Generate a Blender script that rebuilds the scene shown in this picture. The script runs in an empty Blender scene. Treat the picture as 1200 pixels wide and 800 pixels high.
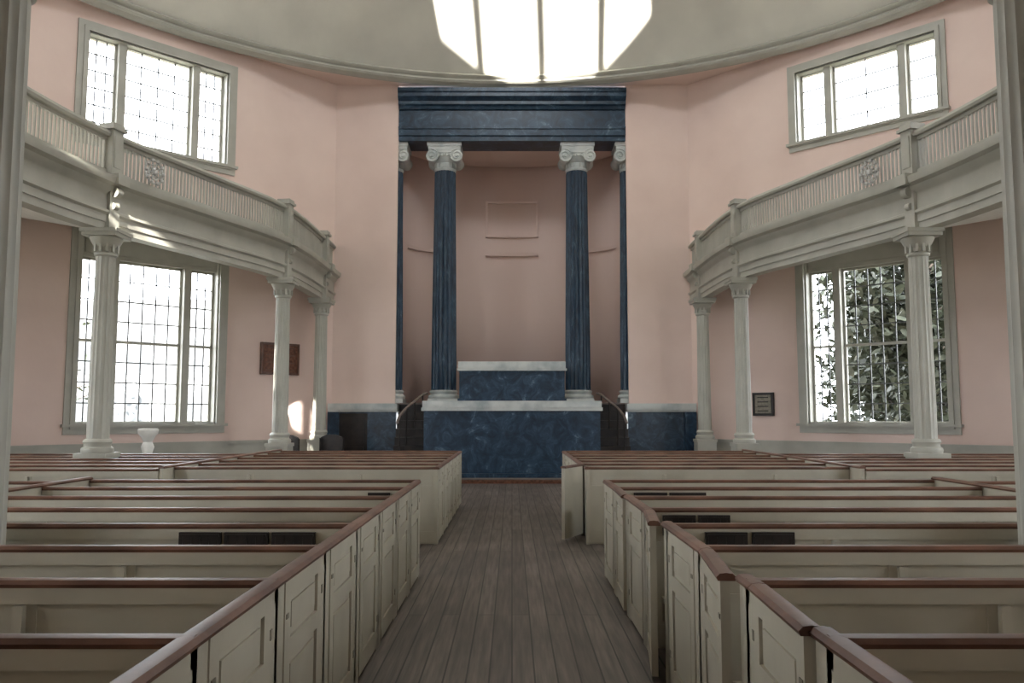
import bpy, math, random
from mathutils import Vector, Matrix
random.seed(7)
scene = bpy.context.scene
try:
    scene.view_settings.view_transform = 'Standard'
except Exception as e:
    print(e)

# ------------------------------------------------------------------ materials
def mat_base(name):
    m = bpy.data.materials.new(name); m.use_nodes = True
    nt = m.node_tree
    b = nt.nodes.get('Principled BSDF')
    return m, nt, b
def paint(name, c1, c2, rough=0.5, scale=1.5, bump=0.05, detail=6, lo=0.35, hi=0.65, stretch=(1,1,1), spec=0.4, bscale=None):
    m, nt, b = mat_base(name)
    tc = nt.nodes.new('ShaderNodeTexCoord')
    mp = nt.nodes.new('ShaderNodeMapping'); mp.inputs['Scale'].default_value = stretch
    nt.links.new(tc.outputs['Object'], mp.inputs['Vector'])
    n = nt.nodes.new('ShaderNodeTexNoise'); n.inputs['Scale'].default_value = scale
    n.inputs['Detail'].default_value = detail
    nt.links.new(mp.outputs[0], n.inputs['Vector'])
    r = nt.nodes.new('ShaderNodeValToRGB')
    r.color_ramp.elements[0].position = lo; r.color_ramp.elements[1].position = hi
    r.color_ramp.elements[0].color = (*c1, 1); r.color_ramp.elements[1].color = (*c2, 1)
    nt.links.new(n.outputs['Fac'], r.inputs['Fac'])
    nt.links.new(r.outputs['Color'], b.inputs['Base Color'])
    b.inputs['Roughness'].default_value = rough
    b.inputs['Specular IOR Level'].default_value = spec
    if bump > 0:
        n2 = nt.nodes.new('ShaderNodeTexNoise'); n2.inputs['Scale'].default_value = bscale or scale*8
        nt.links.new(mp.outputs[0], n2.inputs['Vector'])
        bp = nt.nodes.new('ShaderNodeBump'); bp.inputs['Strength'].default_value = bump
        bp.inputs['Distance'].default_value = 0.02
        nt.links.new(n2.outputs['Fac'], bp.inputs['Height'])
        nt.links.new(bp.outputs[0], b.inputs['Normal'])
    return m
M_PINK = paint('pink_plaster', (0.74,0.575,0.51), (0.81,0.645,0.575), 0.85, 0.6, 0.15)
M_PINKD = paint('apse_plaster', (0.84,0.645,0.57), (0.89,0.695,0.62), 0.8, 0.5, 0.15, stretch=(1,1,0.3))
M_CREAM = paint('cream_pew_paint', (0.44,0.405,0.325), (0.51,0.475,0.385), 0.42, 2.5, 0.04)
M_GREY = paint('grey_woodwork_paint', (0.395,0.385,0.335), (0.46,0.45,0.395), 0.45, 2, 0.03)
M_DOME = paint('dome_plaster', (0.52,0.505,0.45), (0.70,0.68,0.60), 0.9, 0.35, 0.3, detail=8, lo=0.3, hi=0.6)
M_MAHOG = paint('mahogany_rail', (0.085,0.038,0.024), (0.19,0.092,0.060), 0.42, 3, 0.03, stretch=(1,1,1), spec=0.5)
M_MARBLEW = paint('white_marble', (0.62,0.64,0.62), (0.32,0.37,0.38), 0.35, 2.2, 0.0, detail=10, lo=0.45, hi=0.75)
M_DARK = paint('dark_stained_wood', (0.012,0.010,0.010), (0.03,0.022,0.02), 0.4, 5, 0.02)
M_RAIL = paint('stair_rail_paint', (0.16,0.125,0.11), (0.22,0.175,0.155), 0.6, 5, 0.02)
M_FRAMEW = paint('carved_brown_wood', (0.10,0.035,0.02), (0.22,0.09,0.05), 0.45, 14, 0.3)
M_BRASS = paint('tarnished_brass', (0.15,0.135,0.10), (0.24,0.21,0.16), 0.4, 20, 0.0)
M_LEAD = paint('window_glazing_bar', (0.08,0.085,0.085), (0.12,0.125,0.125), 0.5, 20, 0.0)
M_METAL = paint('pewter_metal', (0.45,0.45,0.44), (0.6,0.6,0.58), 0.3, 20, 0.0)
M_METAL.node_tree.nodes['Principled BSDF'].inputs['Metallic'].default_value = 0.7
M_WHITE = paint('white_stone', (0.72,0.71,0.67), (0.8,0.79,0.75), 0.5, 4, 0.02)

def blue_marble(name, stretch):
    m, nt, b = mat_base(name)
    tc = nt.nodes.new('ShaderNodeTexCoord')
    mp = nt.nodes.new('ShaderNodeMapping'); mp.inputs['Scale'].default_value = stretch
    nt.links.new(tc.outputs['Object'], mp.inputs['Vector'])
    n = nt.nodes.new('ShaderNodeTexNoise'); n.inputs['Scale'].default_value = 2.4; n.inputs['Detail'].default_value = 12
    n.inputs['Roughness'].default_value = 0.7; n.inputs['Distortion'].default_value = 1.6
    nt.links.new(mp.outputs[0], n.inputs['Vector'])
    r = nt.nodes.new('ShaderNodeValToRGB')
    e = r.color_ramp.elements
    e[0].position = 0.3; e[0].color = (0.005,0.012,0.026,1)
    e[1].position = 0.60; e[1].color = (0.036,0.074,0.120,1)
    k = r.color_ramp.elements.new(0.48); k.color = (0.014,0.035,0.066,1)
    k = r.color_ramp.elements.new(0.70); k.color = (0.17,0.24,0.31,1)
    nt.links.new(n.outputs['Fac'], r.inputs['Fac'])
    nt.links.new(r.outputs['Color'], b.inputs['Base Color'])
    b.inputs['Roughness'].default_value = 0.32
    return m
M_BLUE = blue_marble('blue_marble',(1,1,1))
M_BLUEC = blue_marble('blue_marble_streaked',(1.6,1.6,0.5))

def floor_mat():
    m, nt, b = mat_base('worn_floorboards')
    tc = nt.nodes.new('ShaderNodeTexCoord')
    mp = nt.nodes.new('ShaderNodeMapping'); mp.inputs['Rotation'].default_value = (0,0,math.pi/2)
    nt.links.new(tc.outputs['Object'], mp.inputs['Vector'])
    br = nt.nodes.new('ShaderNodeTexBrick')
    br.inputs['Scale'].default_value = 1.0
    br.inputs['Brick Width'].default_value = 5.0; br.inputs['Row Height'].default_value = 0.14
    br.inputs['Mortar Size'].default_value = 0.006; br.inputs['Mortar Smooth'].default_value = 0.2
    br.inputs['Color1'].default_value = (0.105,0.085,0.076,1); br.inputs['Color2'].default_value = (0.165,0.138,0.124,1)
    br.inputs['Mortar'].default_value = (0.020,0.015,0.012,1); br.offset = 0.37
    nt.links.new(mp.outputs[0], br.inputs['Vector'])
    mp2 = nt.nodes.new('ShaderNodeMapping'); mp2.inputs['Scale'].default_value = (14,0.7,1)
    nt.links.new(tc.outputs['Object'], mp2.inputs['Vector'])
    n = nt.nodes.new('ShaderNodeTexNoise'); n.inputs['Scale'].default_value = 2; n.inputs['Detail'].default_value = 8
    nt.links.new(mp2.outputs[0], n.inputs['Vector'])
    r = nt.nodes.new('ShaderNodeValToRGB')
    r.color_ramp.elements[0].position=0.3; r.color_ramp.elements[0].color=(0.5,0.5,0.5,1)
    r.color_ramp.elements[1].position=0.7; r.color_ramp.elements[1].color=(1.25,1.22,1.2,1)
    nt.links.new(n.outputs['Fac'], r.inputs['Fac'])
    mx = nt.nodes.new('ShaderNodeMix'); mx.data_type='RGBA'; mx.blend_type='MULTIPLY'; mx.inputs['Factor'].default_value=1
    nt.links.new(br.outputs['Color'], mx.inputs['A']); nt.links.new(r.outputs['Color'], mx.inputs['B'])
    n3 = nt.nodes.new('ShaderNodeTexNoise'); n3.inputs['Scale'].default_value = 0.9; n3.inputs['Detail'].default_value = 5
    nt.links.new(tc.outputs['Object'], n3.inputs['Vector'])
    r3 = nt.nodes.new('ShaderNodeValToRGB')
    r3.color_ramp.elements[0].position=0.35; r3.color_ramp.elements[0].color=(0.8,0.8,0.8,1)
    r3.color_ramp.elements[1].position=0.65; r3.color_ramp.elements[1].color=(1.15,1.15,1.15,1)
    nt.links.new(n3.outputs['Fac'], r3.inputs['Fac'])
    mx3 = nt.nodes.new('ShaderNodeMix'); mx3.data_type='RGBA'; mx3.blend_type='MULTIPLY'; mx3.inputs['Factor'].default_value=1
    nt.links.new(mx.outputs['Result'], mx3.inputs['A']); nt.links.new(r3.outputs['Color'], mx3.inputs['B'])
    nt.links.new(mx3.outputs['Result'], b.inputs['Base Color'])
    b.inputs['Roughness'].default_value = 0.5
    bp = nt.nodes.new('ShaderNodeBump'); bp.inputs['Strength'].default_value=0.4; bp.inputs['Distance'].default_value=0.01
    nt.links.new(n.outputs['Fac'], bp.inputs['Height']); nt.links.new(bp.outputs[0], b.inputs['Normal'])
    return m
M_FLOOR = floor_mat()
M_LEAF = paint('leaf_green', (0.016,0.021,0.013), (0.055,0.062,0.042), 0.5, 3, 0, spec=0.2)
M_BARK = paint('bark', (0.02,0.017,0.014), (0.04,0.033,0.027), 0.9, 6, 0.3)
M_GROUND = paint('grass_ground', (0.12,0.125,0.09), (0.18,0.17,0.13), 0.95, 0.5, 0.1)
M_BRICKW = paint('pale_facade', (0.12,0.125,0.13), (0.16,0.165,0.17), 0.9, 0.4, 0.05)
M_FACWIN = paint('facade_window_dark', (0.05,0.055,0.06), (0.07,0.075,0.08), 0.3, 1, 0)

# ------------------------------------------------------------------ mesh builder
class MB:
    def __init__(self, mats):
        self.v=[]; self.f=[]; self.m=[]; self.mats=mats
    def mi(self, mat):
        if mat not in self.mats: self.mats.append(mat)
        return self.mats.index(mat)
    def add(self, vs, fs, mat, M=None):
        o=len(self.v)
        if M is not None: vs=[M@Vector(p) for p in vs]
        self.v += [tuple(p) for p in vs]
        k=self.mi(mat)
        for f in fs:
            self.f.append([i+o for i in f]); self.m.append(k)
    def box(self, x0,x1,y0,y1,z0,z1, mat, M=None):
        if x0>x1: x0,x1=x1,x0
        if y0>y1: y0,y1=y1,y0
        vs=[(x0,y0,z0),(x1,y0,z0),(x1,y1,z0),(x0,y1,z0),(x0,y0,z1),(x1,y0,z1),(x1,y1,z1),(x0,y1,z1)]
        self.add(vs,[(0,3,2,1),(4,5,6,7),(0,1,5,4),(1,2,6,5),(2,3,7,6),(3,0,4,7)],mat,M)
    def hexa(self, vs, mat, M=None):
        self.add(vs,[(0,3,2,1),(4,5,6,7),(0,1,5,4),(1,2,6,5),(2,3,7,6),(3,0,4,7)],mat,M)
    def prism(self, prof, axis, a, b, mat, M=None):
        n=len(prof); vs=[]
        for t in (a,b):
            for p,q in prof:
                vs.append((t,p,q) if axis=='x' else ((p,t,q) if axis=='y' else (p,q,t)))
        fs=[tuple(range(n)), tuple(range(2*n-1,n-1,-1))]
        for i in range(n):
            j=(i+1)%n; fs.append((i,j,n+j,n+i))
        self.add(vs,fs,mat,M)
    def lathe(self, prof, mat, seg=32, M=None, closed=False):
        vs=[]; n=len(prof)
        for i in range(seg):
            a=2*math.pi*i/seg
            for (r,z) in prof:
                vs.append((r*math.cos(a), r*math.sin(a), z))
        fs=[]
        for i in range(seg):
            j=(i+1)%seg
            for k in range(n-1 if not closed else n):
                l=(k+1)%n
                fs.append((i*n+k, j*n+k, j*n+l, i*n+l))
        if not closed:
            fs.append(tuple(i*n for i in range(seg)))
            fs.append(tuple(i*n+n-1 for i in reversed(range(seg))))
        self.add(vs,fs,mat,M)
    def fluted(self, r0,r1,z0,z1,nf,depth,mat,M=None,sub=6,rings=8):
        seg=nf*sub; vs=[]; fs=[]
        for k in range(rings+1):
            t=k/rings; z=z0+(z1-z0)*t; r=r0+(r1-r0)*(t**1.4)
            d = depth*(0 if k in (0,rings) else 1)
            zz=z
            if k==1: zz=z0+ (z1-z0)*0.012
            if k==rings-1: zz=z1-(z1-z0)*0.012
            for i in range(seg):
                ph=(i%sub)/sub
                dd = d*math.sin(math.pi*ph) if ph>0 else 0
                a=2*math.pi*i/seg
                vs.append(((r-dd)*math.cos(a),(r-dd)*math.sin(a),zz))
        for k in range(rings):
            for i in range(seg):
                j=(i+1)%seg
                fs.append((k*seg+i,k*seg+j,(k+1)*seg+j,(k+1)*seg+i))
        self.add(vs,fs,mat,M)
    def tube(self, pts, r, mat, seg=8, M=None, closed=False):
        vs=[];fs=[];n=len(pts); P=[Vector(p) for p in pts]
        for i in range(n):
            a=P[i-1] if (i>0 or closed) else P[i]; b=P[(i+1)%n] if (i<n-1 or closed) else P[i]
            t=(b-a).normalized()
            up=Vector((0,0,1)) if abs(t.z)<0.9 else Vector((0,1,0))
            s=t.cross(up).normalized(); u=s.cross(t)
            rr = r[i] if isinstance(r,(list,tuple)) else r
            for k in range(seg):
                an=2*math.pi*k/seg
                vs.append(P[i]+s*rr*math.cos(an)+u*rr*math.sin(an))
        for i in range(n if closed else n-1):
            i2=(i+1)%n
            for k in range(seg):
                k2=(k+1)%seg
                fs.append((i*seg+k,i*seg+k2,i2*seg+k2,i2*seg+k))
        if not closed:
            fs.append(tuple(range(seg))); fs.append(tuple((n-1)*seg+k for k in reversed(range(seg))))
        self.add(vs,fs,mat,M)
    def obj(self, name, M=None, smooth=True, recalc=True):
        me=bpy.data.meshes.new(name)
        me.from_pydata(self.v,[],self.f)
        for m in self.mats: me.materials.append(m)
        me.polygons.foreach_set('material_index', self.m)
        me.update()
        if recalc:
            import bmesh
            bm=bmesh.new(); bm.from_mesh(me)
            bmesh.ops.recalc_face_normals(bm, faces=bm.faces[:])
            bm.to_mesh(me); bm.free()
        if smooth:
            me.polygons.foreach_set('use_smooth',[True]*len(me.polygons))
            me.set_sharp_from_angle(angle=math.radians(35))
        o=bpy.data.objects.new(name,me)
        if M is not None: o.matrix_world=M
        scene.collection.objects.link(o)
        return o
def T(x,y,z): return Matrix.Translation((x,y,z))

# ------------------------------------------------------------------ room shell
CY=10.4; HW=10.75; ZC=10.65
V=[(4.8,22),(-4.8,22),(-11.6,15.2),(-11.6,5.6),(-4.8,-1.2),(4.8,-1.2),(11.6,5.6),(11.6,15.2)]
def frame(k):
    p=Vector((*V[k],0)); q=Vector((*V[(k+1)%8],0))
    d=(q-p).normalized(); n=Vector((d.y,-d.x,0))
    x=-d
    return Matrix(((x.x,n.x,0,q.x),(x.y,n.y,0,q.y),(0,0,1,0),(0,0,0,1))), (q-p).length
def wall(name,k,openings,th=0.45):
    M,L=frame(k); e=th*math.tan(math.pi/8)
    xs=sorted({0,L,*[o[0] for o in openings],*[o[1] for o in openings]})
    zs=sorted({0,HW,*[o[2] for o in openings],*[o[3] for o in openings]})
    mb=MB([M_PINK])
    for i in range(len(xs)-1):
        for j in range(len(zs)-1):
            a,b,c,d=xs[i],xs[i+1],zs[j],zs[j+1]
            cx,cz=(a+b)/2,(c+d)/2
            if any(o[0]<cx<o[1] and o[2]<cz<o[3] for o in openings): continue
            ao = a-e if i==0 else a; bo = b+e if i==len(xs)-2 else b
            mb.hexa([(a,0,c),(b,0,c),(bo,th,c),(ao,th,c),(a,0,d),(b,0,d),(bo,th,d),(ao,th,d)],M_PINK)
    return mb.obj(name,M,smooth=False)
L8=9.617
cl=L8-4.75
wallspec={
 0:('wall_north',[(1.69,7.91,0,10.62)],0.1),
 1:('wall_northwest',[(cl-1.62,cl+1.62,7.70,10.02),(cl-1.55,cl+1.55,1.42,5.55)],0.45),
 2:('wall_west',[(3.2,6.4,7.7,10.0),(3.2,6.4,1.42,5.5)],0.45),
 3:('wall_southwest',[(1.9,5.4,7.7,9.88),(3.2,6.4,1.42,4.6)],0.45),
 4:('wall_south',[],0.45),
 5:('wall_southeast',[(3.2,6.4,1.42,4.6)],0.45),
 6:('wall_east',[(3.2,6.4,7.7,10.0),(3.2,6.4,1.42,5.5)],0.45),
 7:('wall_northeast',[(4.75-1.62,4.75+1.62,8.25,10.02),(4.75-1.55,4.75+1.55,1.42,5.55)],0.45),
}
for k,(nm,ops,th) in wallspec.items(): wall(nm,k,ops,th)

wn=[0]
def window(k,x0,x1,z0,z1,rows,cs,cc,header=0.0,cas=0.2,meet=True):
    wn[0]+=1
    M,L=frame(k); mb=MB([M_GREY]); G=M_GREY; K=M_LEAD
    for w,pr in ((cas,0.05),(cas*0.45,0.085)):
        mb.box(x0-w,x0,-pr,0,z0-w,z1+w,G); mb.box(x1,x1+w,-pr,0,z0-w,z1+w,G)
        mb.box(x0,x1,-pr,0,z1,z1+w,G); mb.box(x0,x1,-pr,0,z0-w,z0,G)
    mb.box(x0-cas-0.04,x1+cas+0.04,-0.14,0,z0-0.06,z0,G)
    mb.box(x0,x0+0.03,0,0.34,z0,z1,G); mb.box(x1-0.03,x1,0,0.34,z0,z1,G)
    mb.box(x0,x1,0,0.34,z1-0.03,z1,G); mb.box(x0,x1,0,0.34,z0,z0+0.03,G)
    if header:
        mb.box(x0,x1,0.10,0.32,z1-header,z1,G)
        mb.box(x0+0.1,x1-0.1,0.08,0.10,z1-header+0.1,z1-0.08,G)
        z1=z1-header
    W=x1-x0; s=W*0.235; m=0.17
    mb.box(x0+s-m/2,x0+s+m/2,0.06,0.33,z0,z1,G); mb.box(x1-s-m/2,x1-s+m/2,0.06,0.33,z0,z1,G)
    for (a,b,c) in ((x0+0.03,x0+s-m/2,cs),(x0+s+m/2,x1-s-m/2,cc),(x1-s+m/2,x1-0.03,cs)):
        f=0.055
        mb.box(a,a+f,0.2,0.26,z0,z1,G); mb.box(b-f,b,0.2,0.26,z0,z1,G)
        mb.box(a,b,0.2,0.26,z1-f,z1,G); mb.box(a,b,0.2,0.26,z0,z0+f,G)
        if meet: 
            zm=z0+(z1-z0)*0.5; mb.box(a,b,0.2,0.27,zm-0.03,zm+0.03,G)
        q=0.013
        for i in range(1,c):
            x=a+(b-a)*i/c; mb.box(x-q,x+q,0.215,0.24,z0,z1,K)
        for j in range(1,rows):
            z=z0+(z1-z0)*j/rows; mb.box(a,b,0.215,0.24,z-q,z+q,K)
    o=mb.obj('window_%d'%wn[0],M,smooth=False)
    ld=bpy.data.lights.new('window_daylight','AREA'); ld.shape='RECTANGLE'; ld.size=x1-x0; ld.size_y=z1-z0
    ld.cycles.is_portal=True
    lo=bpy.data.objects.new('window_daylight',ld)
    c=M@Vector(((x0+x1)/2,0.42,(z0+z1)/2)); n=(M.to_3x3()@Vector((0,-1,0)))
    lo.location=c; lo.rotation_euler=n.to_track_quat('-Z','Z').to_euler()
    scene.collection.objects.link(lo)
window(1,cl-1.62,cl+1.62,7.70,10.02,6,3,4,cas=0.22,meet=False)
window(1,cl-1.55,cl+1.55,1.42,5.55,8,3,5,header=0.5,cas=0.22)
window(7,4.75-1.62,4.75+1.62,8.25,10.02,4,1,2,cas=0.2,meet=False)
window(7,4.75-1.55,4.75+1.55,1.42,5.55,8,3,5,header=0.5,cas=0.22)
window(2,3.2,6.4,7.7,10.0,6,3,4); window(2,3.2,6.4,1.42,5.5,8,3,5)
window(6,3.2,6.4,7.7,10.0,6,3,4); window(6,3.2,6.4,1.42,5.5,8,3,5)
window(3,1.9,5.4,7.7,9.88,6,3,4,cas=0.15,meet=False); window(3,3.2,6.4,1.42,4.6,8,3,5); window(5,3.2,6.4,1.42,4.6,8,3,5)

# floor
mb=MB([M_FLOOR]); mb.box(-11.8,11.8,-1.5,22.1,-0.2,0,M_FLOOR); mb.obj('floor',smooth=False)
sides={1:'northwest',2:'west',3:'southwest',4:'south',5:'southeast',6:'east',7:'northeast'}
for k,nm in sides.items():
    M,L=frame(k); mb=MB([M_GREY])
    mb.box(0,L,-0.04,0,0,1.0,M_GREY); mb.box(0,L,-0.07,0,0.94,1.0,M_GREY); mb.box(0,L,-0.07,0,0,0.2,M_GREY)
    mb.obj('baseboard_'+nm,M,smooth=False)
# ceiling annulus
R=11.35; N=128; mb=MB([M_PINK]); vs=[]; fs=[]
def octr(a):
    x,y=math.cos(a),math.sin(a); best=1e9
    for k in range(8):
        p=Vector(V[k]); q=Vector(V[(k+1)%8]); d=(q-p).normalized(); n=Vector((d.y,-d.x))
        dist=n.dot(p-Vector((0,CY))); c=n.dot(Vector((x,y)))
        if c>1e-6: best=min(best,dist/c)
    return best
for i in range(N):
    a=2*math.pi*i/N; r2=octr(a)+0.3
    for r in (R,r2):
        for z in (ZC,ZC+0.15): vs.append((r*math.cos(a),CY+r*math.sin(a),z))
for i in range(N):
    a=i*4; b=((i+1)%N)*4
    fs += [(a,b,b+2,a+2),(a+1,a+3,b+3,b+1),(a,a+1,b+1,b),(a+2,b+2,b+3,a+3)]
mb.add(vs,fs,M_PINK); mb.obj('ceiling',smooth=False)
# dome
hD=5.5; RS=(R*R+hD*hD)/(2*hD); zc=ZC+hD-RS; RO=3.05
prof=[]
for i in range(33):
    r=R-(R-RO)*i/32
    prof.append((r, zc+math.sqrt(RS*RS-r*r)))
zo=prof[-1][1]
prof2=prof+[(r,z+0.05) for r,z in reversed(prof)]
mb=MB([M_DOME]); mb.lathe(prof2,M_DOME,seg=128,M=T(0,CY,0),closed=True); mb.obj('ceiling_dome')
pr=[(R+0.1,ZC+0.12),(R-0.16,ZC+0.12),(R-0.2,ZC+0.07),(R-0.17,ZC+0.03),(R-0.10,ZC+0.0),(R-0.10,ZC-0.03),(R-0.14,ZC-0.06),(R-0.10,ZC-0.11),(R-0.02,ZC-0.13),(R+0.02,ZC-0.16),(R+0.1,ZC-0.16)]
mb=MB([M_GREY]); mb.lathe(pr,M_GREY,seg=160,M=T(0,CY,0),closed=True); mb.obj('trim_dome_cornice')
# lantern with octagonal opening
mb=MB([M_GREY]); vs=[];fs=[]; NN=64; AP=2.72
for i in range(NN):
    a=2*math.pi*i/NN; m=((a+math.pi/8)%(math.pi/4))-math.pi/8
    ri=AP/math.cos(m)
    for r in (ri,RO+0.2):
        for z in (zo+0.0,zo+0.06): vs.append((r*math.cos(a),CY+r*math.sin(a),z))
for i in range(NN):
    a=i*4; b=((i+1)%NN)*4
    fs += [(a,b,b+2,a+2),(a+1,a+3,b+3,b+1),(a,a+1,b+1,b),(a+2,b+2,b+3,a+3)]
mb.add(vs,fs,M_GREY)
lp=[]
for X in (-1.85,-0.25,1.35): 
    lp.append((X,CY-math.sqrt((RO+0.08)**2-X*X)))
for a in (180,150,125,90,60,35,0): lp.append(((RO+.08)*math.cos(math.radians(a)),CY+(RO+.08)*math.sin(math.radians(a))))
for x,y in lp: mb.box(x-0.10,x+0.10,y-0.085,y+0.085,zo,zo+3.2,M_GREY)
mb.lathe([(0,zo+3.2),(RO+0.3,zo+3.2),(RO+0.3,zo+3.3),(0,zo+4.1)],M_GREY,seg=64,M=T(0,CY,0))
mb.obj('roof_lantern')
ld=bpy.data.lights.new('lantern_daylight','AREA'); ld.shape='DISK'; ld.size=2*RO; ld.cycles.is_portal=True
lo=bpy.data.objects.new('lantern_daylight',ld); lo.location=(0,CY,zo-0.05); scene.collection.objects.link(lo)

# ------------------------------------------------------------------ apse
AY=23.05; AD=1.8
def apse_line():
    pts=[(3.8,22.1),(3.8,AY),(3.15,AY)]
    for i in range(1,32):
        a=math.pi*i/32; pts.append((3.15*math.cos(a),AY+AD*math.sin(a)))
    pts+= [(-3.15,AY),(-3.8,AY),(-3.8,22.1)]
    return pts
al=apse_line(); mb=MB([M_PINKD]); vs=[];fs=[]
for x,y in al: vs+=[(x,y,1.9),(x,y,9.3)]
for i in range(len(al)-1): fs.append((2*i,2*i+2,2*i+3,2*i+1))
mb.add(vs,fs,M_PINKD)
o=mb.obj('wall_apse',recalc=False)
so=o.modifiers.new('s','SOLIDIFY'); so.thickness=0.2; so.offset=1
mb=MB([M_PINKD]); mb.box(-4.1,4.1,22.9,25.3,9.2,9.4,M_PINKD); mb.obj('ceiling_apse',smooth=False)
mb=MB([M_RAIL]); mb.box(-4.1,4.1,22.12,25.3,1.7,1.9,M_RAIL); mb.obj('floor_apse',smooth=False)
def arcbox(mb,xa,xb,z0,z1,pr,mat,n=8,extra=0.05):
    for i in range(n):
        x0=xa+(xb-xa)*i/n; x1=xa+(xb-xa)*(i+1)/n
        y0=AY+AD*math.sqrt(max(0,1-(x0/3.15)**2)); y1=AY+AD*math.sqrt(max(0,1-(x1/3.15)**2))
        mb.hexa([(x0,y0-pr,z0),(x1,y1-pr,z0),(x1,y1+extra,z0),(x0,y0+extra,z0),(x0,y0-pr,z1),(x1,y1-pr,z1),(x1,y1+extra,z1),(x0,y0+extra,z1)],mat)
mb=MB([M_PINKD])
for (a,b) in ((-0.8,0.8),):
    arcbox(mb,a,b,8.05,8.10,0.09,M_PINKD); arcbox(mb,a,b,7.0,7.06,0.09,M_PINKD)
    arcbox(mb,a,a+0.06,7.0,8.10,0.09,M_PINKD,1); arcbox(mb,b-0.06,b,7.0,8.10,0.09,M_PINKD,1)
arcbox(mb,-0.8,0.8,6.42,6.52,0.12,M_PINKD)
arcbox(mb,-3.0,-2.3,6.42,6.52,0.12,M_PINKD); arcbox(mb,2.3,3.0,6.42,6.52,0.12,M_PINKD)
mb.obj('trim_apse_panel',smooth=False)

# entablature
mb=MB([M_BLUE]); B=M_BLUE
W=3.1
mb.box(-W,W,22.02,22.9,9.08,9.95,B)
mb.box(-W,W,21.97,22.02,9.22,9.40,B)
mb.box(-W,W,21.94,22.02,9.40,9.46,B)
mb.prism([(22.02,9.95),(21.96,9.95),(21.93,10.02),(21.86,10.06),(21.86,10.14),(21.80,10.18),(21.74,10.24),(21.74,10.33),(21.70,10.36),(21.70,10.46),(22.9,10.46),(22.9,9.95)],'x',-W,W,B)
mb.obj('blue_marble_entablature')

def ionic(name,x,y):
    mb=MB([M_BLUEC,M_MARBLEW]); zb=1.96
    mb.box(-0.4,0.4,-0.4,0.4,zb-0.02,zb+0.1,M_MARBLEW)
    base=[(0.40,0.10),(0.42,0.13),(0.42,0.17),(0.40,0.20),(0.365,0.215),(0.36,0.24),(0.375,0.26),(0.385,0.29),(0.37,0.32),(0.345,0.33)]
    mb.lathe([(r,z+zb) for r,z in base],M_MARBLEW,seg=48)
    mb.fluted(0.345,0.285,zb+0.32,8.36,20,0.035,M_BLUEC)
    mb.lathe([(0.29,8.34),(0.31,8.37),(0.31,8.41),(0.28,8.43),(0.28,8.56),(0.31,8.58),(0.33,8.62),(0.38,8.7),(0.4,8.76),(0.36,8.8)],M_MARBLEW,seg=48)
    for i in range(20):
        a=2*math.pi*i/20
        mb.box(-0.022,0.022,0.27,0.31,8.43,8.56,M_MARBLEW,Matrix.Rotation(a,4,'Z'))
    mb.box(-0.44,0.44,-0.40,0.40,8.80,8.90,M_MARBLEW)
    mb.box(-0.47,0.47,-0.44,0.44,8.98,9.075,M_MARBLEW); mb.box(-0.44,0.44,-0.41,0.41,8.90,8.98,M_MARBLEW)
    for sx in (-1,1):
        RM=T(sx*0.34,0,8.70)@Matrix.Rotation(math.pi/2,4,'X')
        mb.lathe([(0.15,-0.42),(0.165,-0.40),(0.15,-0.25),(0.12,-0.1),(0.11,0),(0.12,0.1),(0.15,0.25),(0.165,0.40),(0.15,0.42)],M_MARBLEW,seg=28,M=RM)
        for sy in (-1,1):
            pts=[]
            for i in range(40):
                t=i/39; an=math.pi/2-sx*(-1)*t*4.2*math.pi*1.0
                r=0.165*(1-t)**0.9+0.02
                pts.append((sx*0.34+r*math.cos(an)*1.0, sy*0.43, 8.70+r*math.sin(an)))
            mb.tube(pts,0.022,M_MARBLEW,seg=6)
            mb.lathe([(0.035,-0.02),(0.035,0.02)],M_MARBLEW,seg=12,M=T(sx*0.34,sy*0.45,8.70)@Matrix.Rotation(math.pi/2,4,'X'))
    for i in range(5):
        mb.lathe([(0.005,-0.05),(0.035,-0.03),(0.042,0),(0.035,0.03),(0.005,0.05)],M_MARBLEW,seg=10,M=T(-0.16+0.08*i,-0.38,8.74))
    mb.obj(name,T(x,y,0))
ionic('ionic_column',-1.86,22.55); ionic('ionic_column',1.80,22.55)
ionic('ionic_column',-3.33,22.55); ionic('ionic_column',3.30,22.55)

# podium
mb=MB([M_BLUE,M_MARBLEW,M_FRAMEW])
mb.box(-2.14,2.14,20.15,22.1,0.0,1.72,B)
mb.box(-2.3,2.3,22.1,22.98,1.9,1.94,M_MARBLEW); mb.box(-3.7,-2.3,22.12,22.98,1.9,1.94,M_RAIL); mb.box(2.3,3.7,22.12,22.98,1.9,1.94,M_RAIL)
mb.box(-2.2,2.2,20.1,22.1,1.72,1.80,M_MARBLEW); mb.box(-2.17,2.17,20.07,22.1,1.80,1.96,M_MARBLEW)
mb.box(-2.2,2.2,20.0,20.2,0,0.22,B)
mb.box(-2.2,2.2,19.75,20.0,0.09,0.12,M_RAIL)
mb.box(-2.2,2.2,19.78,20.0,0,0.09,M_FRAMEW)
mb.obj('pulpit_podium')
mb=MB([M_BLUE,M_MARBLEW])
mb.box(-1.34,1.34,21.0,21.95,1.96,2.74,B); mb.box(-1.38,1.38,20.96,21.98,1.96,2.04,B)
mb.box(-1.39,1.39,20.93,22.0,2.74,2.80,M_MARBLEW); mb.box(-1.36,1.36,20.9,22.0,2.80,2.97,M_MARBLEW)
mb.obj('pulpit_desk')
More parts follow.
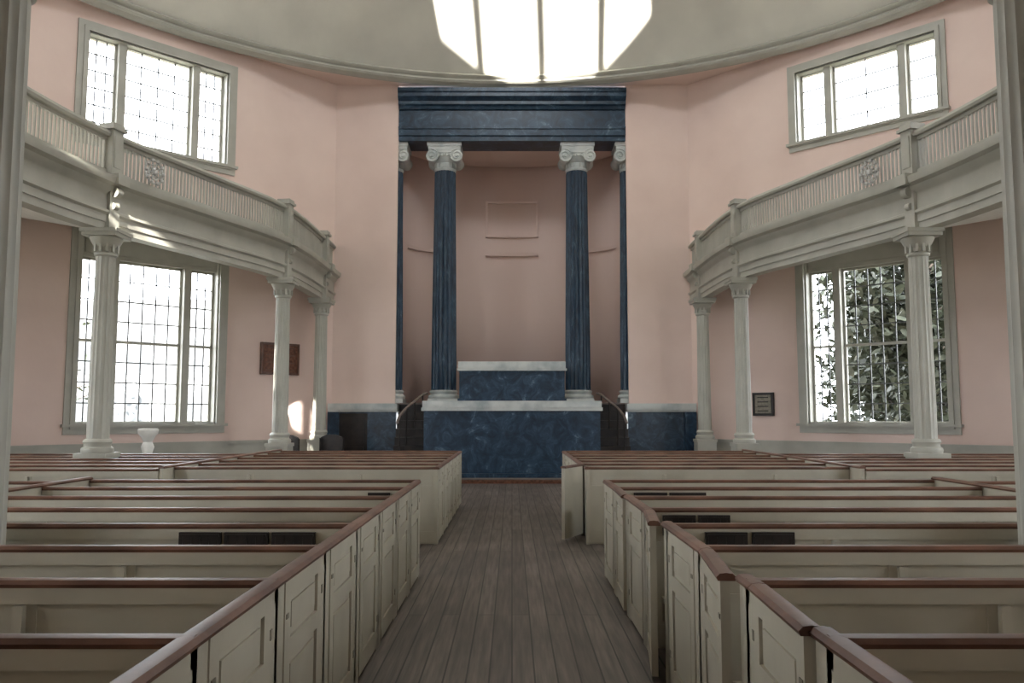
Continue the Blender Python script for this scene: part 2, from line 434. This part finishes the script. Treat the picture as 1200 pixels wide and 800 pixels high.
for s in (-1,1):
    mb=MB([M_DARK]); n=9
    for i in range(n):
        y=20.35+i*0.194; z=(i+1)*1.9/n
        mb.box(s*2.22,s*2.98,y,22.1,z-1.9/n,z-0.03,M_DARK)
        mb.box(s*2.22,s*2.98,y-0.03,22.1,z-0.03,z,M_DARK)
    pts=[(s*2.84,20.55,1.42),(s*2.80,20.7,1.60),(s*2.68,21.1,1.80),(s*2.52,21.5,1.98),(s*2.36,21.9,2.16),(s*2.27,22.1,2.2)]
    mb.tube(pts,0.035,M_RAIL,seg=10)
    for p in pts[1:5]: mb.tube([(p[0],p[1],max(0.1,(p[1]-20.35)*0.98)),(p[0],p[1],p[2])],0.015,M_DARK,seg=6)
    mb.obj('pulpit_stair')
for s in (-1,1):
    mb=MB([M_BLUE,M_MARBLEW,M_DARK])
    a,b=3.02,4.80
    def bx(x0,x1,y0,y1,z0,z1,m): mb.box(s*x0,s*x1,y0,y1,z0,z1,m)
    bx(a,b,21.7,22.0,0,1.70,B)
    bx(a-0.03,b,21.62,22.0,1.70,1.76,M_MARBLEW); bx(a-0.03,b,21.58,22.0,1.76,1.92,M_MARBLEW)
    bx(a,3.22 if s>0 else 3.76,21.6,21.7,0,1.70,B); bx(4.5,b,21.6,21.7,0,1.70,B)
    bx(a,b,21.58,21.7,0,0.15,B)
    if s<0:
        bx(3.76,4.5,21.63,21.7,0.0,1.66,M_DARK); bx(3.86,4.4,21.61,21.63,0.2,0.8,M_DARK); bx(3.86,4.4,21.61,21.63,0.9,1.5,M_DARK)
    mb.obj('blue_marble_dado')

# ------------------------------------------------------------------ gallery
half=[(4.85,21.98),(4.85,20.9),(4.97,17.8),(5.72,15.4),(6.52,13.1),(6.85,11.0),(6.85,9.4),(6.2,7.4),(4.8,5.7),(3.08,4.8),(1.6,4.45),(0,4.35)]
ctrl=half+[(-x,y) for x,y in reversed(half[:-1])]
def cr(p0,p1,p2,p3,t):
    return tuple(0.5*((2*p1[i])+(-p0[i]+p2[i])*t+(2*p0[i]-5*p1[i]+4*p2[i]-p3[i])*t*t+(-p0[i]+3*p1[i]-3*p2[i]+p3[i])*t**3) for i in (0,1))
C=[]; SUB=14
for i in range(len(ctrl)-1):
    p0=ctrl[max(0,i-1)];p3=ctrl[min(len(ctrl)-1,i+2)]
    for k in range(SUB): C.append(cr(p0,ctrl[i],ctrl[i+1],p3,k/SUB))
C.append(ctrl[-1])
Nn=[]
for i in range(len(C)):
    a=C[max(0,i-1)];b=C[min(len(C)-1,i+1)]
    t=Vector((b[0]-a[0],b[1]-a[1])).normalized()
    n=Vector((t.y,-t.x))
    if n.dot(Vector((0,CY+1))-Vector(C[i]))<0: n=-n
    Nn.append(n)
for i in range(1,len(Nn)):
    if Nn[i].dot(Nn[i-1])<0: Nn[i]=-Nn[i]
def sweep(mb,prof,mat,rng=None):
    n=len(prof); vs=[];fs=[]
    for i in range(len(C)):
        for o,z in prof: vs.append((C[i][0]+Nn[i].x*o,C[i][1]+Nn[i].y*o,z))
    for i in range(len(C)-1):
        for k in range(n):
            l=(k+1)%n; fs.append((i*n+k,i*n+l,(i+1)*n+l,(i+1)*n+k))
    fs.append(tuple(range(n))); fs.append(tuple((len(C)-1)*n+k for k in reversed(range(n))))
    mb.add(vs,fs,mat)
def rect(o0,o1,z0,z1): return [(o0,z0),(o1,z0),(o1,z1),(o0,z1)]
mb=MB([M_GREY]); G=M_GREY
sweep(mb,[(-0.08,6.08),(0.09,6.08),(0.11,6.12),(0.09,6.17),(0,6.19),(-0.08,6.17)],G)
sweep(mb,rect(-0.03,0.03,6.02,6.08),G)
sweep(mb,rect(-0.04,0.05,5.46,5.54),G)
sweep(mb,[(-0.18,4.56),(0.05,4.56),(0.05,4.68),(0.075,4.68),(0.075,4.80),(0.12,4.83),(0.12,4.87),(0.07,4.89),(0.07,5.12),(0.09,5.16),(0.13,5.19),(0.16,5.26),(0.23,5.30),(0.25,5.37),(0.25,5.41),(0.10,5.46),(-0.18,5.46)],G)
acc=0
for i in range(len(C)-1):
    a=Vector(C[i]); b=Vector(C[i+1]); L=(b-a).length; d=(b-a)/L
    s=-acc
    while True:
        s+=0.085
        if s>L: break
        p=a+d*s; 
        M=T(p.x,p.y,0)@Matrix.Rotation(math.atan2(d.y,d.x),4,'Z')
        mb.box(-0.015,0.015,-0.015,0.015,5.53,6.03,G,M)
    acc=L-(s-0.085)
postpts=[(4.85,20.9),(4.97,17.8),(6.52,13.1),(6.85,9.4),(3.08,4.8)]
for (x,y) in postpts:
    for s in (-1,1):
        j=min(range(len(C)),key=lambda i:(C[i][0]-s*x)**2+(C[i][1]-y)**2)
        n=Nn[j]
        M=T(s*x,y,0)@Matrix.Rotation(math.atan2(n.y,n.x)-math.pi/2,4,'Z')
        mb.box(-0.12,0.12,-0.12,0.14,5.44,6.2,G,M)
        mb.box(-0.16,0.16,-0.16,0.18,6.2,6.25,G,M); mb.box(-0.13,0.13,-0.13,0.15,6.25,6.31,G,M)
        mb.box(-0.08,0.08,0.14,0.155,5.58,6.1,G,M)
        mb.box(-0.13,0.13,0,0.29,5.28,5.46,G,M); mb.box(-0.11,0.11,0,0.13,4.56,5.28,G,M)
        mb.lathe([(0.09,-0.06),(0.09,0.06)],G,seg=16,M=M@T(0,0.15,5.18)@Matrix.Rotation(math.pi/2,4,'Y'))
        mb.lathe([(0.055,-0.05),(0.055,0.05)],G,seg=16,M=M@T(0,0.13,4.95)@Matrix.Rotation(math.pi/2,4,'Y'))
def wallpt(c):
    v=Vector((c[0],c[1]-CY)); a=math.atan2(v.y,v.x); r=octr(a)-0.002
    return (r*math.cos(a),CY+r*math.sin(a))
Wp=[wallpt(c) for c in C]
vs=[];fs=[]
for i in range(len(C)):
    c=(C[i][0]-Nn[i].x*0.15, C[i][1]-Nn[i].y*0.15)
    wx,wy=Wp[i]
    dist=math.hypot(wx-c[0],wy-c[1]); zr=min(1.0,dist*0.3)
    vs+=[(c[0],c[1],4.66),(wx,wy,4.66+zr),(wx,wy,5.4+zr),(c[0],c[1],5.4)]
for i in range(len(C)-1):
    a=i*4;b=a+4
    fs+=[(a,b,b+1,a+1),(a+2,a+1,b+1,b+2),(a+3,a+2,b+2,b+3),(a,a+3,b+3,b)]
mb.add(vs,fs,M_WHITE)
mb.obj('gallery_balcony')

def gcol(x,y,ph=0.95):
    mb=MB([M_GREY]); q=ph-0.95
    mb.box(-0.23,0.23,-0.23,0.23,0,0.95+q,G); mb.box(-0.25,0.25,-0.25,0.25,0.95+q,1.02+q,G)
    mb.lathe([(r,z+q) for r,z in [(0.23,1.02),(0.24,1.06),(0.23,1.10),(0.20,1.12),(0.20,1.16),(0.215,1.19),(0.205,1.22),(0.18,1.24)]],G,seg=32)
    mb.fluted(0.168,0.145,1.23+q,4.14,16,0.012,G,sub=4)
    mb.lathe([(0.15,4.13),(0.175,4.15),(0.175,4.18),(0.155,4.2),(0.155,4.27),(0.18,4.29),(0.22,4.36),(0.25,4.42),(0.24,4.45)],G,seg=32)
    for i in range(12):
        a=2*math.pi*i/12; mb.box(-0.02,0.02,0.15,0.2,4.2,4.33,G,Matrix.Rotation(a,4,'Z'))
    mb.box(-0.27,0.27,-0.27,0.27,4.44,4.5,G); mb.box(-0.29,0.29,-0.29,0.29,4.5,4.56,G)
    mb.obj('gallery_column',T(x,y,0))
for (x,y) in postpts:
    for s in (-1,1): gcol(s*x,y,0.3 if y<6 else 0.95)

for s in (-1,1):
    mb=MB([M_METAL])
    def circ(r,zz=0,n=28): return [(r*math.cos(2*math.pi*i/n),0,r*math.sin(2*math.pi*i/n)+zz) for i in range(n)]
    mb.tube(circ(0.2),0.018,M_METAL,closed=True); mb.tube(circ(0.13),0.012,M_METAL,closed=True)
    for i in range(10):
        a=2*math.pi*i/10
        mb.tube([(0.05*math.cos(a),0,0.05*math.sin(a)),(0.2*math.cos(a),0,0.2*math.sin(a))],0.01,M_METAL,seg=6)
        mb.lathe([(0.005,-0.035),(0.03,-0.02),(0.035,0),(0.03,0.02),(0.005,0.035)],M_METAL,seg=10,M=T(0.2*math.cos(a),-0.02,0.2*math.sin(a)))
    mb.lathe([(0.01,-0.06),(0.05,-0.04),(0.06,0),(0.05,0.04),(0.01,0.06)],M_METAL,seg=12)
    mb.box(-0.03,0.03,0,0.12,-0.03,0.03,M_METAL)
    mb.obj('wall_sconce',T(s*6.29-s*0.15,13.92-0.05,5.76)@Matrix.Rotation(-s*1.25,4,'Z'))

# ------------------------------------------------------------------ pews
CAPZ=0.927
def capprof(c,w=0.035,z=CAPZ,h=0.032):
    return [(c-w,z),(c+w,z),(c+w+0.006,z+h*0.45),(c+w*0.75,z+h*0.9),(c,z+h),(c-w*0.75,z+h*0.9),(c-w-0.006,z+h*0.45)]
def pew(s,x0,x1,y,door=0.0,aisle=True,sp=0.85,last=False,seat=True):
    mb=MB([M_CREAM,M_MAHOG,M_DARK,M_BRASS]); c=M_CREAM
    def bx(a,b,y0,y1,z0,z1,m,M=None): mb.box(s*a,s*b,y0,y1,z0,z1,m,M)
    bx(x0,x1,y-0.018,y+0.018,0.0,CAPZ,c)
    bx(x0,x1,y-0.034,y-0.018,0.865,CAPZ,c)
    bx(x0,x1,y-0.028,y-0.018,0.70,0.725,c)
    bx(x0,x1,y-0.032,y-0.018,0.02,0.16,c)
    xa,xb=sorted((s*x0,s*x1)); mb.prism(capprof(y),'x',xa,xb,M_MAHOG)
    for q in (0.30,0.72):
        xm=x0+(x1-x0)*q
        prof=[(y-0.018,0.86),(y-0.05,0.86),(y-0.055,0.75),(y-0.08,0.60),(y-0.14,0.5),(y-0.14,0.44),(y-0.018,0.44)]
        a,b=sorted((s*(xm-0.02),s*(xm+0.02))); mb.prism(prof,'x',a,b,c)
        bx(xm-0.06,xm+0.06,y-0.024,y-0.018,0.16,0.865,c)
    if not last and seat:
        bx(x0+0.03,x1-0.03,y+0.018,y+0.37,0.42,0.45,c); bx(x0+0.03,x1-0.03,y+0.33,y+0.36,0.3,0.42,c)
        for q in (0.03,0.5,0.97):
            xm=x0+(x1-x0)*q; bx(xm-0.015,xm+0.015,y+0.02,y+0.34,0.0,0.42,c)
    if aisle and not last:
        bx(x0-0.0,x0+0.045,y-0.06,y+0.105,0,CAPZ,c)
        bx(x0-0.0,x0+0.045,y+0.755,y+sp-0.06,0,CAPZ,c)
        if door<=0.02:
            mb.prism(capprof(s*(x0+0.02)),'y',y-0.06,y+sp-0.06,M_MAHOG)
            bx(x0+0.03,x0+0.045,y+0.105,y+0.755,0,CAPZ,c)
        else:
            mb.prism(capprof(s*(x0+0.02)),'y',y-0.06,y+0.10,M_MAHOG); mb.prism(capprof(s*(x0+0.02)),'y',y+0.76,y+sp-0.06,M_MAHOG)
        hy=y+0.76
        M=T(s*x0,hy,0)@Matrix.Rotation(s*(-door),4,'Z')@T(-s*x0,-hy,0)
        g=0.0 if door<=0.02 else 0.004
        y0d,y1d=y+0.105+g,y+0.755-g
        bx(x0+0.008,x0+0.034,y0d,y1d,0.03,CAPZ,c,M)
        f=0.085
        bx(x0-0.006,x0+0.008,y0d,y0d+f,0.03,CAPZ,c,M); bx(x0-0.006,x0+0.008,y1d-f,y1d,0.03,CAPZ,c,M)
        for z0,z1 in ((0.03,0.15),(0.60,0.68),(0.855,CAPZ)): bx(x0-0.006,x0+0.008,y0d+f,y1d-f,z0,z1,c,M)
        for za,zb in ((0.15,0.60),(0.68,0.855)):
            bx(x0-0.001,x0+0.008,y0d+f+0.035,y1d-f-0.035,za+0.035,zb-0.035,c,M)
        if door>0.02: mb.prism(capprof(s*(x0+0.02)),'y',y0d-0.003,y1d+0.003,M_MAHOG,M)
        bx(x0-0.009,x0-0.004,y1d-0.012,y1d+0.012,0.745,0.785,M_BRASS); bx(x0-0.009,x0-0.004,y1d-0.012,y1d+0.012,0.20,0.24,M_BRASS)
        bx(x0-0.010,x0-0.004,y0d+0.015,y0d+0.05,0.77,0.79,M_BRASS,M)
    return mb.obj('box_pew')
near=[1.65+0.85*i for i in range(9)]
far=[10.55+0.8*i for i in range(7)]
for s in (-1,1):
    for i,y in enumerate(near):
        d=0
        if s>0: d={1:0.045,2:0.11,4:0.12,6:0.03}.get(i,0)
        pew(s,0.93,4.25,y,door=d,last=(i==len(near)-1))
    for i,y in enumerate(far):
        d=0
        if s>0 and i==0: d=0.46
        pew(s,0.93,4.25,y,door=d,sp=0.8,last=(i==len(far)-1))
    for y in [4.0+0.85*i for i in range(6)]: pew(s,4.32,9.0,y,aisle=False)
    for i,y in enumerate([10.2+0.8*i for i in range(6)]): pew(s,4.32,9.6,y,aisle=False,seat=(i!=3))
    for (ya,yb) in ((1.65,8.47),(10.2,15.4)):
        mb=MB([M_CREAM,M_MAHOG]); a,b=sorted((s*4.26,s*4.31)); mb.box(a,b,ya,yb,0,CAPZ+0.03,M_CREAM)
        mb.prism(capprof(s*4.285,z=CAPZ+0.03),'y',ya,yb,M_MAHOG); mb.obj('pew_partition')
        mb=MB([M_CREAM,M_MAHOG]); e=9.03 if ya<5 else 9.63
        a,b=sorted((s*e,s*(e+0.05))); mb.box(a,b,max(ya,4.0),yb-0.4,0,CAPZ+0.03,M_CREAM)
        mb.prism(capprof(s*(e+0.025),z=CAPZ+0.03),'y',max(ya,4.0),yb-0.4,M_MAHOG); mb.obj('pew_partition')
def rack(xs,y):
    for a,b in xs:
        mb=MB([M_DARK,M_BRASS]); mb.box(a,b,y-0.055,y-0.034,0.77,0.91,M_DARK)
        mb.box(a+0.01,b-0.01,y-0.062,y-0.055,0.78,0.795,M_DARK); mb.box(a+0.01,b-0.01,y-0.062,y-0.055,0.885,0.90,M_DARK)
        for t in range(5):
            x=a+0.02+(b-a-0.04)*t/4; mb.box(x-0.003,x+0.003,y-0.058,y-0.055,0.795,0.885,M_DARK)
        mb.obj('book_rack',smooth=False)
rack([(-1.98,-1.73),(-1.71,-1.45),(-1.43,-1.17)],5.05)
rack([(1.15,1.40),(1.43,1.68)],5.05)
rack([(1.05,1.28),(1.30,1.52)],5.9); rack([(1.1,1.4),(1.42,1.75)],7.6); rack([(-1.3,-1.1)],7.6)

def plaque(name,k,xc,z0,z1,w,m1,m2):
    M,L=frame(k); mb=MB([m1,m2])
    mb.box(xc-w/2,xc+w/2,-0.05,0,z0,z1,m1); mb.box(xc-w/2+0.06,xc+w/2-0.06,-0.065,-0.05,z0+0.06,z1-0.06,m2)
    t=0.02
    for a,b,c,d in ((xc-w/2,xc+w/2,z1-t*2,z1),(xc-w/2,xc+w/2,z0,z0+t*2),(xc-w/2,xc-w/2+t*2,z0,z1),(xc+w/2-t*2,xc+w/2,z0,z1)):
        mb.box(a,b,-0.08,-0.05,c,d,m1)
    for q in range(4):
        zz=z0+0.12+(z1-z0-0.24)*q/3; mb.box(xc-w/2+0.13,xc+w/2-0.13,-0.07,-0.065,zz-0.012,zz+0.012,m1)
    mb.obj(name,M,smooth=False)
plaque('memorial_plaque',1,L8-1.55,2.63,3.43,1.06,M_MAHOG,M_FRAMEW)
plaque('memorial_plaque',7,2.05,1.60,2.17,0.55,M_DARK,M_BRASS)
mb=MB([M_WHITE])
mb.lathe([(0.24,0),(0.24,0.08),(0.17,0.12),(0.10,0.3),(0.09,0.9),(0.12,1.0),(0.10,1.06),(0.08,1.1),(0.13,1.2),(0.18,1.26),(0.19,1.33),(0.17,1.36),(0.14,1.30),(0.02,1.24)],M_WHITE,seg=32)
mb.obj('baptismal_font',T(-7.0,16.0,0))
def chair(x,y,rot):
    mb=MB([M_DARK]); D=M_DARK
    mb.box(-0.3,0.3,-0.28,0.28,0.40,0.48,D)
    for a in (-0.27,0.27):
        mb.box(a-0.03,a+0.03,-0.28,-0.22,0,0.68,D); mb.box(a-0.03,a+0.03,0.22,0.28,0,1.08,D)
        mb.box(a-0.04,a+0.04,-0.3,0.25,0.66,0.71,D)
    mb.box(-0.27,0.27,0.23,0.27,0.52,1.0,D)
    mb.prism([(-0.3,1.0),(0.3,1.0),(0.26,1.1),(0.1,1.16),(-0.1,1.16),(-0.26,1.1)],'y',0.22,0.28,D)
    mb.obj('armchair',T(x,y,0)@Matrix.Rotation(rot,4,'Z'))
chair(-5.0,19.4,2.6); chair(-4.2,19.9,2.9)

# ------------------------------------------------------------------ outside
mb=MB([M_GROUND]); mb.add([(-90,-60,-0.6),(90,-60,-0.6),(90,110,-0.6),(-90,110,-0.6)],[(0,1,2,3)],M_GROUND); mb.obj('ground',smooth=False)
mb=MB([M_BRICKW,M_FACWIN])
mb.box(-40,-14,42,52,-0.6,7.5,M_BRICKW)
for i in range(9):
    for j in range(2): 
        x=-38.5+i*2.7; mb.box(x,x+1.2,41.95,42.0,0.9+j*2.8,2.6+j*2.8,M_FACWIN)
mb.obj('neighbouring_building',smooth=False)
def tree(x,y,h,rad,nl,base,name='magnolia_tree'):
    mb=MB([M_BARK,M_LEAF])
    mb.tube([(0,0,-0.7),(0.1,0,h*0.3),(0,0.1,h*0.6),(0.05,0,h*0.95)],[0.3,0.24,0.16,0.05],M_BARK,seg=10)
    tips=[]
    for i in range(34):
        a=random.uniform(0,6.28); z=random.uniform(h*0.1,h*0.85); r=rad*random.uniform(0.6,1)*math.sqrt(max(0.15,1-((z-h*.40)/(h*.6))**2))
        e=Vector((r*math.cos(a),r*math.sin(a),z+r*0.35)); mid=Vector((e.x*0.5,e.y*0.5,z+r*0.1))
        mb.tube([(0,0,z-0.3),tuple(mid),tuple(e)],[0.08,0.05,0.02],M_BARK,seg=6); tips+= [e,mid,(e+mid)/2]
    for i in range(nl):
        t=random.choice(tips); p=t+Vector((random.gauss(0,.6),random.gauss(0,.6),random.gauss(0,.6)))
        if p.z<base: continue
        d=Vector((random.uniform(-1,1),random.uniform(-1,1),random.uniform(-1,.3))).normalized()
        sd=d.cross(Vector((random.uniform(-1,1),random.uniform(-1,1),1))).normalized()
        l=random.uniform(.14,.25); w=l*.45
        mb.add([p-d*l,p-d*l*0.3+sd*w,p+d*l*0.4+sd*w*0.8,p+d*l,p+d*l*0.4-sd*w*0.8,p-d*l*0.3-sd*w],[(0,1,2,3,4,5)],M_LEAF)
    mb.obj(name,T(x,y,0),smooth=False,recalc=False)
tree(13.2,25.8,8.0,3.6,8000,-0.5); tree(16.0,31.5,9,4.2,8000,-0.5); tree(22,36,9,4.2,5000,-0.5)
tree(-21,36,6,2.5,300,2,'bare_tree')

# ------------------------------------------------------------------ light
w=bpy.data.worlds.new('overcast_sky'); scene.world=w; w.use_nodes=True
bg=w.node_tree.nodes['Background']; bg.inputs['Color'].default_value=(0.90,0.95,1.0,1); bg.inputs['Strength'].default_value=13.8
sd=bpy.data.lights.new('sun','SUN'); sd.energy=40; sd.angle=math.radians(0.6); sd.color=(1,0.95,0.87)
so=bpy.data.objects.new('sun',sd); so.rotation_euler=Vector((0.074,1,-0.380)).to_track_quat('-Z','Y').to_euler(); so.location=(0,-20,30)
scene.collection.objects.link(so)

# ------------------------------------------------------------------ camera
cam=bpy.data.cameras.new('camera'); cam.sensor_width=36; cam.lens=969/1200*36; cam.clip_start=0.05; cam.clip_end=500
co=bpy.data.objects.new('camera',cam); co.location=(0.0,0,1.6)
co.rotation_euler=(math.radians(90+5.13),0,0)
scene.collection.objects.link(co); scene.camera=co
